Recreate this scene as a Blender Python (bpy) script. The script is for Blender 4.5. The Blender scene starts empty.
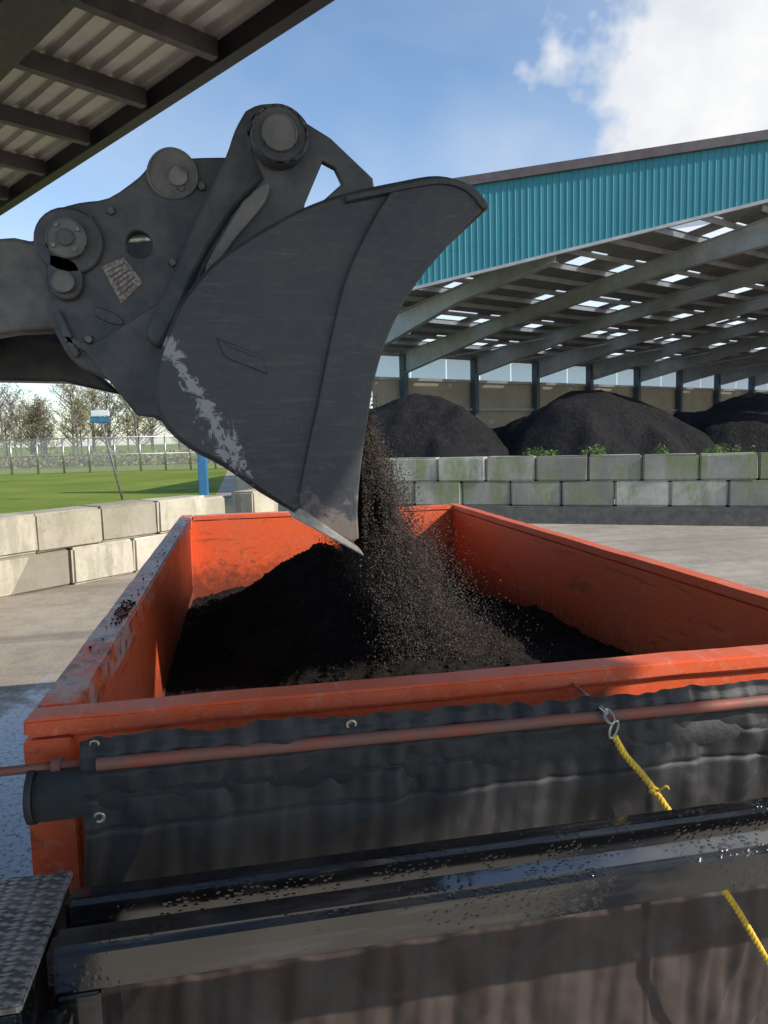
import bpy, bmesh, math, random
from mathutils import Vector, Matrix, noise
random.seed(7)
sc=bpy.context.scene
PHI=math.radians(11.05); CP,SP=math.cos(PHI),math.sin(PHI)
def W(x,y,z=0.0): return Vector((x*CP+y*SP,-x*SP+y*CP,z))

# ---------------------------------------------------------------- camera
cam=bpy.data.objects.new("camera",bpy.data.cameras.new("camera")); sc.collection.objects.link(cam)
s,c=math.sin(math.radians(5.76)),math.cos(math.radians(5.76))
lvl=Vector((SP,CP,0)); right=Vector((CP,-SP,0)); ZZ=Vector((0,0,1))
fwd=lvl*c-ZZ*s; up=lvl*s+ZZ*c; k=.0244
r2=(right-up*k).normalized(); u2=(up+right*k).normalized()
M=Matrix((r2,u2,-fwd)).transposed().to_4x4(); M.translation=(0,0,2.4); cam.matrix_world=M
cam.data.sensor_fit='VERTICAL'; cam.data.sensor_height=36; cam.data.lens=26.02; cam.data.clip_end=3000; cam.data.clip_start=.05
sc.camera=cam
sc.view_settings.view_transform='Standard'; sc.view_settings.look='None'; sc.view_settings.exposure=0

# ---------------------------------------------------------------- node helpers
class NT:
    def __init__(s,nt): s.nt=nt
    def n(s,t,**kw):
        nd=s.nt.nodes.new(t)
        for a,b in kw.items(): setattr(nd,a,b)
        return nd
    def l(s,a,b): s.nt.links.new(a,b)
    def val(s,x,sock):
        if hasattr(x,'is_output'): s.l(x,sock)
        else: sock.default_value=x
    def math(s,op,a,b=0.0,c=0.0,clamp=False):
        nd=s.n('ShaderNodeMath',operation=op); nd.use_clamp=clamp
        s.val(a,nd.inputs[0]); s.val(b,nd.inputs[1]); s.val(c,nd.inputs[2]); return nd.outputs[0]
    def mix(s,f,a,b,bt='MIX'):
        nd=s.n('ShaderNodeMixRGB',blend_type=bt)
        s.val(f,nd.inputs[0])
        for x,i in((a,1),(b,2)):
            if hasattr(x,'is_output'): s.l(x,nd.inputs[i])
            else: nd.inputs[i].default_value=(*x,1)
        return nd.outputs[0]
    def ramp(s,f,lo,hi):
        nd=s.n('ShaderNodeMapRange'); s.val(f,nd.inputs[0]); nd.inputs[1].default_value=lo; nd.inputs[2].default_value=hi; nd.inputs[3].default_value=0; nd.inputs[4].default_value=1; return nd.outputs[0]
    def noise(s,co,scale,detail=6,rough=.6,stretch=None,dist=0):
        if stretch:
            mp=s.n('ShaderNodeMapping'); s.l(co,mp.inputs[0]); mp.inputs['Scale'].default_value=stretch; co=mp.outputs[0]
        nd=s.n('ShaderNodeTexNoise'); s.l(co,nd.inputs['Vector']); nd.inputs['Scale'].default_value=scale; nd.inputs['Detail'].default_value=min(detail,4.5); nd.inputs['Roughness'].default_value=rough; nd.inputs['Distortion'].default_value=dist
        return nd.outputs[0]
def newmat(name):
    m=bpy.data.materials.new(name); m.use_nodes=True; T=NT(m.node_tree)
    b=m.node_tree.nodes['Principled BSDF']; co=T.n('ShaderNodeTexCoord').outputs['Object']
    return m,T,b,co
def setbump(T,b,h,strength,dist=.01):
    bp=T.n('ShaderNodeBump'); T.val(h,bp.inputs['Height']); bp.inputs['Strength'].default_value=strength; bp.inputs['Distance'].default_value=dist; T.l(bp.outputs[0],b.inputs['Normal'])
def simple(name,c1,c2,scale=4,rough=.6,metal=0,bump=.2,bd=.005,lo=.35,hi=.65,stretch=None,spec=.5):
    m,T,b,co=newmat(name); n=T.noise(co,scale,8,.65,stretch)
    T.l(T.mix(T.ramp(n,lo,hi),c1,c2),b.inputs['Base Color'])
    b.inputs['Roughness'].default_value=rough
    b.inputs['Metallic'].default_value=metal; b.inputs['Specular IOR Level'].default_value=spec
    if bump:
        n2=T.noise(co,scale*6,3,.6,stretch)
        T.l(T.math('MULTIPLY_ADD',n2,.3,rough-.15,True),b.inputs['Roughness']); setbump(T,b,n2,bump,bd)
    return m

# ---- ground
def m_ground():
    m,T,b,co=newmat("concrete_yard")
    n1=T.noise(co,.25,8,.65); n2=T.noise(co,3,8,.7); n3=T.noise(co,26,6,.7)
    col=T.mix(T.ramp(n1,.35,.65),(.31,.26,.195),(.46,.39,.305))
    col=T.mix(T.math('MULTIPLY',T.ramp(n2,.45,.7),.45),col,(.16,.135,.11))
    st=T.noise(co,1.0,6,.6,(.15,1.6,1)); col=T.mix(T.math('MULTIPLY',T.ramp(st,.5,.66),.5),col,(.14,.118,.095))
    gr=T.ramp(n3,.53,.60)
    sx=T.n('ShaderNodeSeparateXYZ'); T.l(co,sx.inputs[0])
    d=T.math('SQRT',T.math('ADD',T.math('POWER',T.math('MULTIPLY',T.math('ADD',sx.outputs[0],1.5),.75),2),T.math('POWER',T.math('MULTIPLY',T.math('ADD',sx.outputs[1],-4.6),.30),2)))
    wet_sheen=T.ramp(T.math('ADD',T.math('MULTIPLY',d,-.6),T.math('MULTIPLY_ADD',n2,.9,.35)),.10,.3)
    col=T.mix(T.math('MULTIPLY',wet_sheen,.85),col,(.42,.46,.52))  # wet patch: sky reflection painted as pale blue base colour
    col=T.mix(T.math('MULTIPLY',gr,T.math('MULTIPLY_ADD',wet_sheen,.75,.25)),col,(.025,.022,.02))
    T.l(col,b.inputs['Base Color'])
    T.l(T.math('MULTIPLY_ADD',wet_sheen,-.75,.9,True),b.inputs['Roughness'])
    setbump(T,b,n3,.3,.008); return m
def m_grass():
    m,T,b,co=newmat("grass"); n1=T.noise(co,.15,6,.6); n2=T.noise(co,4,8,.8)
    col=T.mix(T.ramp(n1,.35,.65),(.15,.20,.03),(.24,.29,.05)); col=T.mix(T.math('MULTIPLY',T.ramp(n2,.4,.7),.6),col,(.08,.12,.02))
    T.l(col,b.inputs['Base Color']); b.inputs['Roughness'].default_value=.95; b.inputs['Specular IOR Level'].default_value=.1; setbump(T,b,n2,.8,.08); return m
def m_soil(name,c1,c2,scale=14,bd=.03):
    m,T,b,co=newmat(name); n1=T.noise(co,scale*.25,8,.75); n2=T.noise(co,scale*3,8,.8)
    col=T.mix(T.ramp(n1,.35,.7),c1,c2); col=T.mix(T.math('MULTIPLY',T.ramp(n2,.5,.75),.5),col,tuple(x*1.6 for x in c2))
    T.l(col,b.inputs['Base Color']); b.inputs['Roughness'].default_value=1; b.inputs['Specular IOR Level'].default_value=.02
    setbump(T,b,n2,1,bd); return m
def m_orange(name,grime=.4,rim=0,scr=.5):
    m,T,b,co=newmat(name)
    n1=T.noise(co,2,8,.7); n2=T.noise(co,22,8,.75); sc1=T.noise(co,4,6,.7,(1,.5,4),.6); sc2=T.noise(co,9,8,.75,(3,.35,3),1.5)
    col=T.mix(T.ramp(n1,.35,.65),(.80,.115,.030),(.70,.125,.048))
    col=T.mix(T.math('MULTIPLY',T.ramp(sc2,.54,.68),scr),col,(.70,.27,.17))
    col=T.mix(T.math('MULTIPLY',T.ramp(sc1,.60,.66),grime),col,(.16,.06,.04))
    col=T.mix(T.math('MULTIPLY',T.ramp(n2,.62,.68),grime*.8),col,(.11,.055,.04))
    fine=T.noise(co,7,4,.8,(.35,.9,3.2),2.5); col=T.mix(T.math('MULTIPLY',T.ramp(fine,.63,.67),grime),col,(.045,.03,.025))
    sx=T.n('ShaderNodeSeparateXYZ'); T.l(co,sx.inputs[0])
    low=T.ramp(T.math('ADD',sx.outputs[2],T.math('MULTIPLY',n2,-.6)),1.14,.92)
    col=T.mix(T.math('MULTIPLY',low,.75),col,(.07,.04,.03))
    if rim: 
        r=T.ramp(T.noise(co,5,10,.75,(1,.6,1)),.46,.54); col=T.mix(T.math('MULTIPLY',r,rim),col,(.52,.34,.28))
        r=T.ramp(T.noise(co,13,10,.8),.52,.58); col=T.mix(T.math('MULTIPLY',r,rim*.9),col,(.09,.06,.05))
    T.l(col,b.inputs['Base Color']); T.l(T.math('MULTIPLY_ADD',n1,.3,.26),b.inputs['Roughness']); setbump(T,b,T.math('ADD',n2,T.math('MULTIPLY',n1,3)),.25,.004); return m
def m_bucket():
    m,T,b,co=newmat("bucket_steel")
    n1=T.noise(co,2.2,9,.7); n2=T.noise(co,28,6,.7); sc2=T.noise(co,5,8,.75,(1,1,6),1.2); sc3=T.noise(co,14,6,.7,(.4,1,6),.7)
    col=T.mix(T.ramp(n1,.35,.68),(.036,.039,.046),(.068,.068,.072))
    col=T.mix(T.math('MULTIPLY',T.ramp(sc2,.52,.68),.4),col,(.13,.11,.095))
    col=T.mix(T.math('MULTIPLY',T.ramp(sc3,.62,.67),.3),col,(.20,.19,.18))
    col=T.mix(T.math('MULTIPLY',T.ramp(n2,.58,.68),.5),col,(.12,.095,.08))
    sx=T.n('ShaderNodeSeparateXYZ'); T.l(co,sx.inputs[0]); X=sx.outputs[0]; Zc=sx.outputs[2]
    a=T.math('ADD',T.math('MULTIPLY',T.math('ADD',X,.265),.87),T.math('MULTIPLY',T.math('ADD',Zc,-2.80),.50))
    d=T.math('ABSOLUTE',a)
    ends=T.math('MAXIMUM',T.math('SUBTRACT',Zc,2.80),T.math('SUBTRACT',2.30,Zc))
    wid=T.math('MULTIPLY_ADD',Zc,8.5,-11.2)
    mk=T.math('ADD',T.math('MULTIPLY',T.math('MULTIPLY',d,-1),wid),T.math('MULTIPLY',T.math('MAXIMUM',ends,0),-8))
    mk=T.ramp(T.math('ADD',mk,T.math('MULTIPLY_ADD',T.noise(co,11,9,.8,None,.8),3.0,-1.15)),.02,.22)
    m2=T.ramp(T.math('ADD',T.math('MULTIPLY',T.math('ADD',Zc,-2.18),-3),T.math('MULTIPLY_ADD',T.noise(co,12,8,.7),2,-1.1)),.05,.25)
    col=T.mix(T.math('MULTIPLY',mk,.85),col,(.38,.37,.38)); col=T.mix(T.math('MULTIPLY',m2,.65),col,(.24,.185,.155))
    T.l(col,b.inputs['Base Color']); T.l(T.math('MULTIPLY_ADD',n1,.5,.20),b.inputs['Roughness']); setbump(T,b,T.math('ADD',n2,T.math('MULTIPLY',n1,2)),.4,.007); return m
def m_block(name,c1,c2,moss):
    m,T,b,co=newmat(name)
    at=T.n('ShaderNodeAttribute',attribute_name='tone'); n1=T.noise(co,1.3,8,.7); n2=T.noise(co,18,8,.7)
    stn=T.noise(co,2.2,6,.7,(1,1,.25)); gr=T.noise(co,1.4,6,.7,(1,1,.5))
    col=T.mix(T.ramp(n1,.35,.65),c1,c2); col=T.mix(1,col,at.outputs['Color'],'MULTIPLY')
    col=T.mix(T.math('MULTIPLY',T.ramp(stn,.5,.62),.5),col,(.20,.185,.15))
    col=T.mix(T.math('MULTIPLY',T.ramp(gr,.50,.62),moss),col,(.19,.25,.07))
    col=T.mix(T.math('MULTIPLY',T.ramp(n2,.58,.66),.4),col,(.14,.13,.11))
    T.l(col,b.inputs['Base Color']); b.inputs['Roughness'].default_value=.9; setbump(T,b,n2,.5,.012); return m
def m_tarp():
    m,T,b,co=newmat("mesh_tarp")
    sx=T.n('ShaderNodeSeparateXYZ'); T.l(co,sx.inputs[0])
    n1=T.noise(co,3,8,.7); n2=T.noise(co,14,8,.7)
    low=T.ramp(T.math('ADD',sx.outputs[2],T.math('MULTIPLY',n1,.12)),1.54,1.34)
    col=T.mix(T.ramp(n1,.35,.65),(.010,.010,.012),(.024,.023,.024)); col=T.mix(low,col,(.050,.034,.029))
    col=T.mix(T.math('MULTIPLY',T.ramp(n2,.55,.7),.35),col,(.065,.056,.052))
    w=T.n('ShaderNodeTexWave',wave_type='BANDS',bands_direction='X'); T.l(co,w.inputs[0]); w.inputs['Scale'].default_value=110
    w2=T.n('ShaderNodeTexWave',wave_type='BANDS',bands_direction='Z'); T.l(co,w2.inputs[0]); w2.inputs['Scale'].default_value=110
    hh=T.math('MULTIPLY',w.outputs[1],w2.outputs[1])
    T.l(col,b.inputs['Base Color']); b.inputs['Roughness'].default_value=.46; b.inputs['Sheen Weight'].default_value=.06
    setbump(T,b,T.math('ADD',T.math('MULTIPLY',hh,.6),n2),.35,.004); return m
def m_glossblack():
    m,T,b,co=newmat("gloss_black_paint")
    v=T.n('ShaderNodeTexVoronoi'); T.l(co,v.inputs[0]); v.inputs['Scale'].default_value=85
    nz=T.noise(co,5,6,.7); drop=T.math('MULTIPLY',T.ramp(v.outputs['Distance'],.44,.2),T.ramp(nz,.47,.54))
    dirt=T.ramp(T.noise(co,4,8,.75,(.5,1,1)),.50,.70); st=T.ramp(T.noise(co,14,6,.7,(.15,1,2.5)),.54,.68)
    col=T.mix(T.math('MULTIPLY',dirt,.4),(.006,.0065,.008),(.045,.042,.040)); col=T.mix(T.math('MULTIPLY',st,.22),col,(.10,.10,.105))
    T.l(col,b.inputs['Base Color']); b.inputs['IOR'].default_value=2.2
    T.l(T.math('MULTIPLY_ADD',dirt,.2,.10),b.inputs['Roughness']); setbump(T,b,drop,.35,.0012); return m
def m_diamond():
    m,T,b,co=newmat("diamond_plate")
    hs=[]
    for ang,off in((.785,0),(-.785,.0147)):
        mp=T.n('ShaderNodeMapping'); T.l(co,mp.inputs[0]); mp.inputs['Rotation'].default_value=(0,0,ang); mp.inputs['Scale'].default_value=(24,58,1); mp.inputs['Location'].default_value=(off*20,off*30,0)
        w=T.n('ShaderNodeTexVoronoi',voronoi_dimensions='2D'); T.l(mp.outputs[0],w.inputs[0]); w.inputs['Scale'].default_value=1; w.inputs['Randomness'].default_value=0
        ck=T.n('ShaderNodeTexChecker'); T.l(mp.outputs[0],ck.inputs[0]); ck.inputs['Scale'].default_value=1
        hs.append(T.math('MULTIPLY',T.ramp(w.outputs['Distance'],.42,.28),ck.outputs[1]))
    h=T.math('MAXIMUM',hs[0],hs[1]); n=T.noise(co,12,8,.7)
    col=T.mix(T.ramp(n,.4,.65),(.10,.095,.09),(.26,.23,.21)); col=T.mix(h,col,(.42,.39,.36))
    T.l(col,b.inputs['Base Color']); b.inputs['Roughness'].default_value=.38; b.inputs['Metallic'].default_value=.5
    setbump(T,b,h,.8,.003); return m
def m_corr(name,c1,c2,axis='X',scale=3,rough=.5,bump=.8,metal=.2):
    m,T,b,co=newmat(name); w=T.n('ShaderNodeTexWave',wave_type='BANDS',bands_direction=axis,wave_profile='SIN'); T.l(co,w.inputs[0]); w.inputs['Scale'].default_value=scale
    n=T.noise(co,.8,8,.7); T.l(T.mix(T.ramp(n,.35,.65),c1,c2),b.inputs['Base Color']); b.inputs['Roughness'].default_value=rough; b.inputs['Metallic'].default_value=metal
    if bump: setbump(T,b,T.math('POWER',w.outputs[1],4),bump,.04)
    return m
def m_skylight():
    m=bpy.data.materials.new("translucent_skylight"); m.use_nodes=True; T=NT(m.node_tree); m.node_tree.nodes.remove(m.node_tree.nodes['Principled BSDF'])
    a=T.n('ShaderNodeBsdfTranslucent'); a.inputs[0].default_value=(.9,.92,.9,1); d=T.n('ShaderNodeBsdfTransparent'); d.inputs[0].default_value=(.95,.97,1,1); mx=T.n('ShaderNodeMixShader'); mx.inputs[0].default_value=.35
    T.l(a.outputs[0],mx.inputs[1]); T.l(d.outputs[0],mx.inputs[2]); T.l(mx.outputs[0],m.node_tree.nodes['Material Output'].inputs[0]); return m
def m_fence():
    m=bpy.data.materials.new("chain_link"); m.use_nodes=True; T=NT(m.node_tree); b=m.node_tree.nodes['Principled BSDF']; b.inputs['Base Color'].default_value=(.40,.41,.40,1); b.inputs['Alpha'].default_value=.3; return m
GROUND=m_ground(); GRASS=m_grass(); SOIL=m_soil("dark_soil",(.018,.0155,.0145),(.038,.032,.028),20,.012); COMPOST=m_soil("compost",(.022,.021,.022),(.038,.036,.037),1.2,.22)
GRAIN=simple("soil_grain",(.050,.042,.036),(.115,.096,.082),30,.95,0,0,spec=.03)
STREAM=m_soil("falling_soil_core",(.040,.034,.029),(.085,.071,.060),30,.01)
ORANGE=m_orange("orange_paint",.5); RIM=m_orange("worn_orange_paint",.5,.8); RIM2=m_orange("orange_paint_edge",.28,.10,.8)
BUCKET=m_bucket(); TARP=m_tarp(); GBLACK=m_glossblack(); DIAM=m_diamond()
BLOCK=m_block("mossy_concrete_block",(.40,.385,.335),(.57,.55,.48),.6); BLOCK2=m_block("tan_concrete_block",(.44,.39,.30),(.58,.52,.42),.12)
STEEL=simple("dark_machine_paint",(.050,.052,.059),(.115,.11,.105),6,.46,.0,.35,.005)
STEEL2=simple("grey_machine_paint",(.12,.118,.115),(.22,.20,.175),7,.55,.1,.3,.004)
BARE=simple("bare_worn_steel",(.32,.29,.26),(.16,.13,.11),9,.45,.6,.4,.004)
CUTE=simple("cutting_edge_steel",(.50,.47,.44),(.26,.21,.18),12,.4,.3,.4,.004)
ZINC=simple("zinc",(.55,.54,.5),(.3,.28,.25),30,.35,.9,.2,.002)
BRASS=simple("grommet_brass",(.55,.5,.38),(.35,.3,.22),60,.35,.8,0)
RUST=simple("rusty_pole",(.30,.080,.050),(.20,.10,.075),9,.65,.1,.3,.002,.4,.6)
TEAL=simple("teal_panel",(.025,.19,.235),(.035,.225,.27),1,.45,.0,.1,.004,stretch=(1,1,.3))
TRIM=simple("dark_roof_trim",(.09,.07,.07),(.13,.105,.10),2,.5,.1,.1)
SHEET=m_corr("roof_sheet_underside",(.22,.22,.215),(.32,.31,.295),'X',2.2,.55,.6,.2)
BEAM=simple("painted_steel_frame",(.32,.325,.33),(.44,.445,.44),1.5,.6,0,.0)
COL=simple("blue_grey_column",(.06,.09,.11),(.10,.13,.15),2,.6,0,.0)
TAN=m_corr("tan_panel",(.42,.35,.26),(.52,.44,.34),'X',6,.6,.7,.0)
SKYL=m_skylight(); FEN=m_fence()
AWN=simple("awning_sheet",(.50,.48,.43),(.66,.63,.57),1.5,.5,.2,.0)
AWNB=simple("awning_purlin",(.07,.062,.06),(.12,.105,.10),4,.6,.1,.2)
DARKB=simple("awning_dark_beam",(.013,.012,.017),(.026,.022,.028),3,.5,.0,.1)
RUB=simple("rubber",(.02,.02,.021),(.04,.037,.034),8,.7,0,.5,.01)
YROPE=simple("yellow_rope",(.85,.55,.04),(.55,.36,.05),60,.75,0,.3,.002)
WOODB=simple("bark",(.12,.10,.08),(.20,.17,.14),4,.9,0,.0)
LEAF=simple("spring_leaves",(.22,.21,.07),(.36,.32,.12),.5,.9,0,0); LEAF2=simple("bare_twigs",(.20,.165,.13),(.30,.25,.19),.5,.9,0,0)
WEED=simple("weeds",(.07,.15,.025),(.17,.24,.06),3,.9,0,0)
BLUEP=simple("blue_paint",(.03,.14,.28),(.05,.19,.34),3,.5,0,.0); WHITEP=simple("white_paint",(.7,.72,.75),(.8,.8,.8),3,.5,0,.0)
PAPER=simple("faded_decal",(.42,.34,.29),(.20,.15,.13),70,.6,0,0,lo=.45,hi=.55); GLASS=simple("dark_glass",(.02,.03,.035),(.03,.04,.045),1,.15,0,0)
YEL=simple("loader_yellow",(.5,.3,.03),(.4,.24,.03),3,.5,0,.0)
ASPH=simple("asphalt_kerb",(.09,.087,.082),(.15,.14,.13),5,.9,0,.5,.02)

# ---------------------------------------------------------------- mesh helpers
def root(name):
    o=bpy.data.objects.new(name,None); sc.collection.objects.link(o); return o
def mkobj(name,me,mat,parent=None,smooth=False):
    if mat is not None and len(me.materials)==0: me.materials.append(mat)
    o=bpy.data.objects.new(name,me); sc.collection.objects.link(o)
    if parent: o.parent=parent
    if smooth:
        for p in me.polygons: p.use_smooth=True
    return o
def bmobj(name,bm,mat,parent=None,smooth=False):
    me=bpy.data.meshes.new(name); bmesh.ops.recalc_face_normals(bm,faces=bm.faces) ; bm.to_mesh(me); bm.free(); return mkobj(name,me,mat,parent,smooth)
def orient_box(bm,p,ax,ay,az,lx,ly,lz):
    vs=[]
    for k in(0,1):
        for (i,j) in((0,0),(1,0),(1,1),(0,1)): vs.append(bm.verts.new(p+ax*lx*i+ay*ly*j+az*lz*k))
    fs=[(0,3,2,1),(4,5,6,7),(0,1,5,4),(1,2,6,5),(2,3,7,6),(3,0,4,7)]
    return vs,[bm.faces.new([vs[a] for a in f]) for f in fs]
def box(name,lo,hi,mat,parent=None,bev=.004):
    bm=bmesh.new(); lo=Vector(lo); hi=Vector(hi); d=hi-lo
    orient_box(bm,lo,Vector((1,0,0)),Vector((0,1,0)),Vector((0,0,1)),*d)
    if bev: bmesh.ops.bevel(bm,geom=bm.edges[:],offset=bev,segments=2,affect='EDGES')
    return bmobj(name,bm,mat,parent)
def dented(name,lo,hi,axis,mat,parent,amp=.003,n=90,bev=.007):
    lo=Vector(lo);hi=Vector(hi); bm=bmesh.new(); orient_box(bm,lo,Vector((1,0,0)),Vector((0,1,0)),Vector((0,0,1)),*(hi-lo))
    bmesh.ops.bevel(bm,geom=bm.edges[:],offset=bev,segments=2,affect='EDGES')
    L=hi[axis]-lo[axis]
    for i in range(1,n):
        co=lo.copy(); co[axis]+=L*i/n; no=Vector((0,0,0)); no[axis]=1
        bmesh.ops.bisect_plane(bm,geom=bm.verts[:]+bm.edges[:]+bm.faces[:],plane_co=co,plane_no=no)
    for v_ in bm.verts:
        t=v_.co[axis]; f=noise.noise(Vector((t*3.1,lo.x,lo.z)))+.6*noise.noise(Vector((t*11,lo.y,2)))
        v_.co.z+=amp*f; v_.co[1-axis]+=amp*.8*noise.noise(Vector((t*4,5,v_.co.z*8)))
    return bmobj(name,bm,mat,parent)
def beam(name,a,b,w,h,mat,parent=None,bev=0,upv=Vector((0,0,1)),h2=None):
    a=Vector(a);b=Vector(b); d=(b-a).normalized(); sd=d.cross(upv).normalized(); u=sd.cross(d).normalized(); h2=h if h2 is None else h2
    bm=bmesh.new(); vs=[]
    for p,hh in((a,h),(b,h2)):
        for i,j in((-.5,-1),(.5,-1),(.5,0),(-.5,0)): vs.append(bm.verts.new(p+sd*w*i+u*hh*j))
    for f in((0,1,2,3),(7,6,5,4),(0,4,5,1),(1,5,6,2),(2,6,7,3),(3,7,4,0)): bm.faces.new([vs[i] for i in f])
    if bev: bmesh.ops.bevel(bm,geom=bm.edges[:],offset=bev,segments=2,affect='EDGES')
    return bmobj(name,bm,mat,parent)
def cyl(name,a,b,r,mat,parent=None,seg=24,r2=None,bev=0):
    a=Vector(a);b=Vector(b); d=b-a; bm=bmesh.new()
    bmesh.ops.create_cone(bm,cap_ends=True,segments=seg,radius1=r,radius2=r if r2 is None else r2,depth=d.length)
    bm.transform(Matrix.Translation((a+b)/2)@d.to_track_quat('Z','Y').to_matrix().to_4x4())
    if bev: bmesh.ops.bevel(bm,geom=[e for e in bm.edges if abs(e.calc_face_angle(0))>1],offset=bev,segments=2,affect='EDGES')
    o=bmobj(name,bm,mat,parent)
    for p in o.data.polygons: p.use_smooth=len(p.vertices)==4
    return o
def catmull(P,n=4):
    P=[Vector(p) for p in P]; out=[]
    for i in range(len(P)-1):
        p0=P[max(i-1,0)];p1=P[i];p2=P[i+1];p3=P[min(i+2,len(P)-1)]
        for j in range(n):
            t=j/n; out.append(.5*((2*p1)+(p2-p0)*t+(2*p0-5*p1+4*p2-p3)*t*t+(3*p1-p0-3*p2+p3)*t**3))
    out.append(P[-1]); return out
def tube(name,pts,r,mat,parent=None,res=6):
    cu=bpy.data.curves.new(name,'CURVE'); cu.dimensions='3D'; sp=cu.splines.new('POLY'); sp.points.add(len(pts)-1)
    for i,p in enumerate(pts): sp.points[i].co=(*p,1)
    cu.bevel_depth=r; cu.bevel_resolution=res; cu.use_fill_caps=True
    t=bpy.data.objects.new("t",cu); sc.collection.objects.link(t)
    me=bpy.data.meshes.new_from_object(t.evaluated_get(bpy.context.evaluated_depsgraph_get())); bpy.data.objects.remove(t)
    return mkobj(name,me,mat,parent,True)
def plate(name,loops,y,th,mat,parent=None,bev=.006):
    cu=bpy.data.curves.new(name,'CURVE'); cu.dimensions='2D'; cu.fill_mode='BOTH'; cu.extrude=th/2-bev; cu.bevel_depth=bev; cu.bevel_resolution=2; cu.offset=-bev
    for lp in loops:
        sp=cu.splines.new('POLY'); sp.points.add(len(lp)-1); sp.use_cyclic_u=True
        for i,p in enumerate(lp): sp.points[i].co=(p[0],p[1],0,1)
    t=bpy.data.objects.new("t",cu); sc.collection.objects.link(t)
    me=bpy.data.meshes.new_from_object(t.evaluated_get(bpy.context.evaluated_depsgraph_get())); bpy.data.objects.remove(t)
    me.transform(Matrix.Translation((0,y,0))@Matrix.Rotation(math.pi/2,4,'X'))
    return mkobj(name,me,mat,parent)
def circ(cx,cz,r,n=28): return [(cx+r*math.cos(2*math.pi*i/n),cz+r*math.sin(2*math.pi*i/n)) for i in range(n)]
def fbm(x,y,z=0,o=5):
    v=0;a=1;f=1
    for i in range(o): v+=a*noise.noise(Vector((x*f,y*f,z+i*7.3))); a*=.5; f*=2.03
    return v
def smooth(a,b,x):
    t=max(0,min(1,(x-a)/(b-a))); return t*t*(3-2*t)

# ---------------------------------------------------------------- ground
bm=bmesh.new(); R=1500
bm.faces.new([bm.verts.new(p) for p in((-R,-R,0),(R,-R,0),(R,R,0),(-R,R,0))]); bmobj("ground",bm,GROUND)
bm=bmesh.new()
gp=[(-400,11.3),(-9.5,12.2),(-7.0,13.0),(-5.0,16.6),(-5.9,24.5),(-22,110),(-160,900),(-1000,900)]
bm.faces.new([bm.verts.new(W(x,y,.006)) for x,y in gp]); bmobj("grass",bm,GRASS)

# ---------------------------------------------------------------- block walls
def block_wall(name,p0,p1,rows,bl,bh,bd,z0=0.0,top_gaps=(),mat=None):
    p0=W(*p0);p1=W(*p1); d=(p1-p0); L=d.length; d.normalize(); n=Vector((-d.y,d.x,0)); N=int(L/bl)+1
    if n.dot(-p0)<0: n=-n
    bm=bmesh.new(); lay=bm.loops.layers.color.new('tone')
    for r in range(rows):
        for i in range(0,N):
            if r==rows-1 and i in top_gaps: continue
            s0=i*bl+(bl/2 if r%2 else 0)
            g=.012; off=random.uniform(-.03,.03); t=random.uniform(.72,1.1)
            b2=bmesh.new()
            a=d.copy(); rot=Matrix.Rotation(random.uniform(-.018,.018),3,'Z'); a=rot@a; nn=rot@n
            p=p0+d*(s0+g)+nn*off+ZZ*(z0+r*bh+.004)
            orient_box(b2,p,a,-nn,ZZ,bl-2*g,bd,bh-.008)
            bmesh.ops.bevel(b2,geom=b2.edges[:],offset=.04,segments=2,affect='EDGES')
            for v_ in b2.verts: v_.co+=Vector((random.uniform(-1,1),random.uniform(-1,1),random.uniform(-1,1)))*.008
            l2=b2.loops.layers.color.new('tone')
            for f in b2.faces:
                for l in f.loops: l[l2]=(t,t*.995,t*.98,1)
            me=bpy.data.meshes.new('t'); b2.to_mesh(me); b2.free(); bm.from_mesh(me); bpy.data.meshes.remove(me)
    return bmobj(name,bm,mat or BLOCK)
block_wall("concrete_block_wall",(-14.5,-1.6),(-6.07,11.46),2,1.35,.65,.65,mat=BLOCK2)
block_wall("concrete_block_wall",(-6.07,11.46),(-4.15,14.4),2,1.28,.65,.65,mat=BLOCK2)
block_wall("concrete_block_wall",(-4.1,14.6),(-3.2,16.4),2,1.0,.62,.65,top_gaps=(1,),mat=BLOCK2)
block_wall("concrete_block_wall",(-5.4,23.9),(.2,21.9),2,1.3,.62,.65)
block_wall("concrete_block_wall",(24,13.4),(.1,21.1),2,1.35,.67,.65,.46)
bm=bmesh.new(); a=W(26,12.8);b=W(-1,21.5); d=(b-a).normalized(); n=Vector((-d.y,d.x,0)); n=n if n.dot(-a)>0 else -n
orient_box(bm,a+n*.18-ZZ*.1,d,-n,ZZ,(b-a).length,.9,.556); bmesh.ops.bevel(bm,geom=bm.edges[:],offset=.05,segments=2,affect='EDGES'); bmobj("kerb",bm,ASPH)
bm=bmesh.new()
for i in range(46):
    t=random.choice([random.uniform(.30,.95),random.gauss(.775,.008),random.gauss(.645,.010),random.gauss(.835,.01)]); p=W(24+(.1-24)*t,13.4+(21.1-13.4)*t,1.75)+n*-random.uniform(.2,.6)
    p.z=1.78; rr=random.uniform(.07,.25)
    for j in range(30):
        a=random.uniform(0,6.28); q=p+Vector((math.cos(a),math.sin(a),0))*rr*random.random()+ZZ*random.uniform(0,rr*1.1)
        s1=random.uniform(.02,.06); v=[Vector((random.uniform(-1,1),random.uniform(-1,1),random.uniform(-.4,1)))*s1 for _ in range(3)]
        bm.faces.new([bm.verts.new(q+x) for x in v])
bmobj("weeds",bm,WEED)

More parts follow.
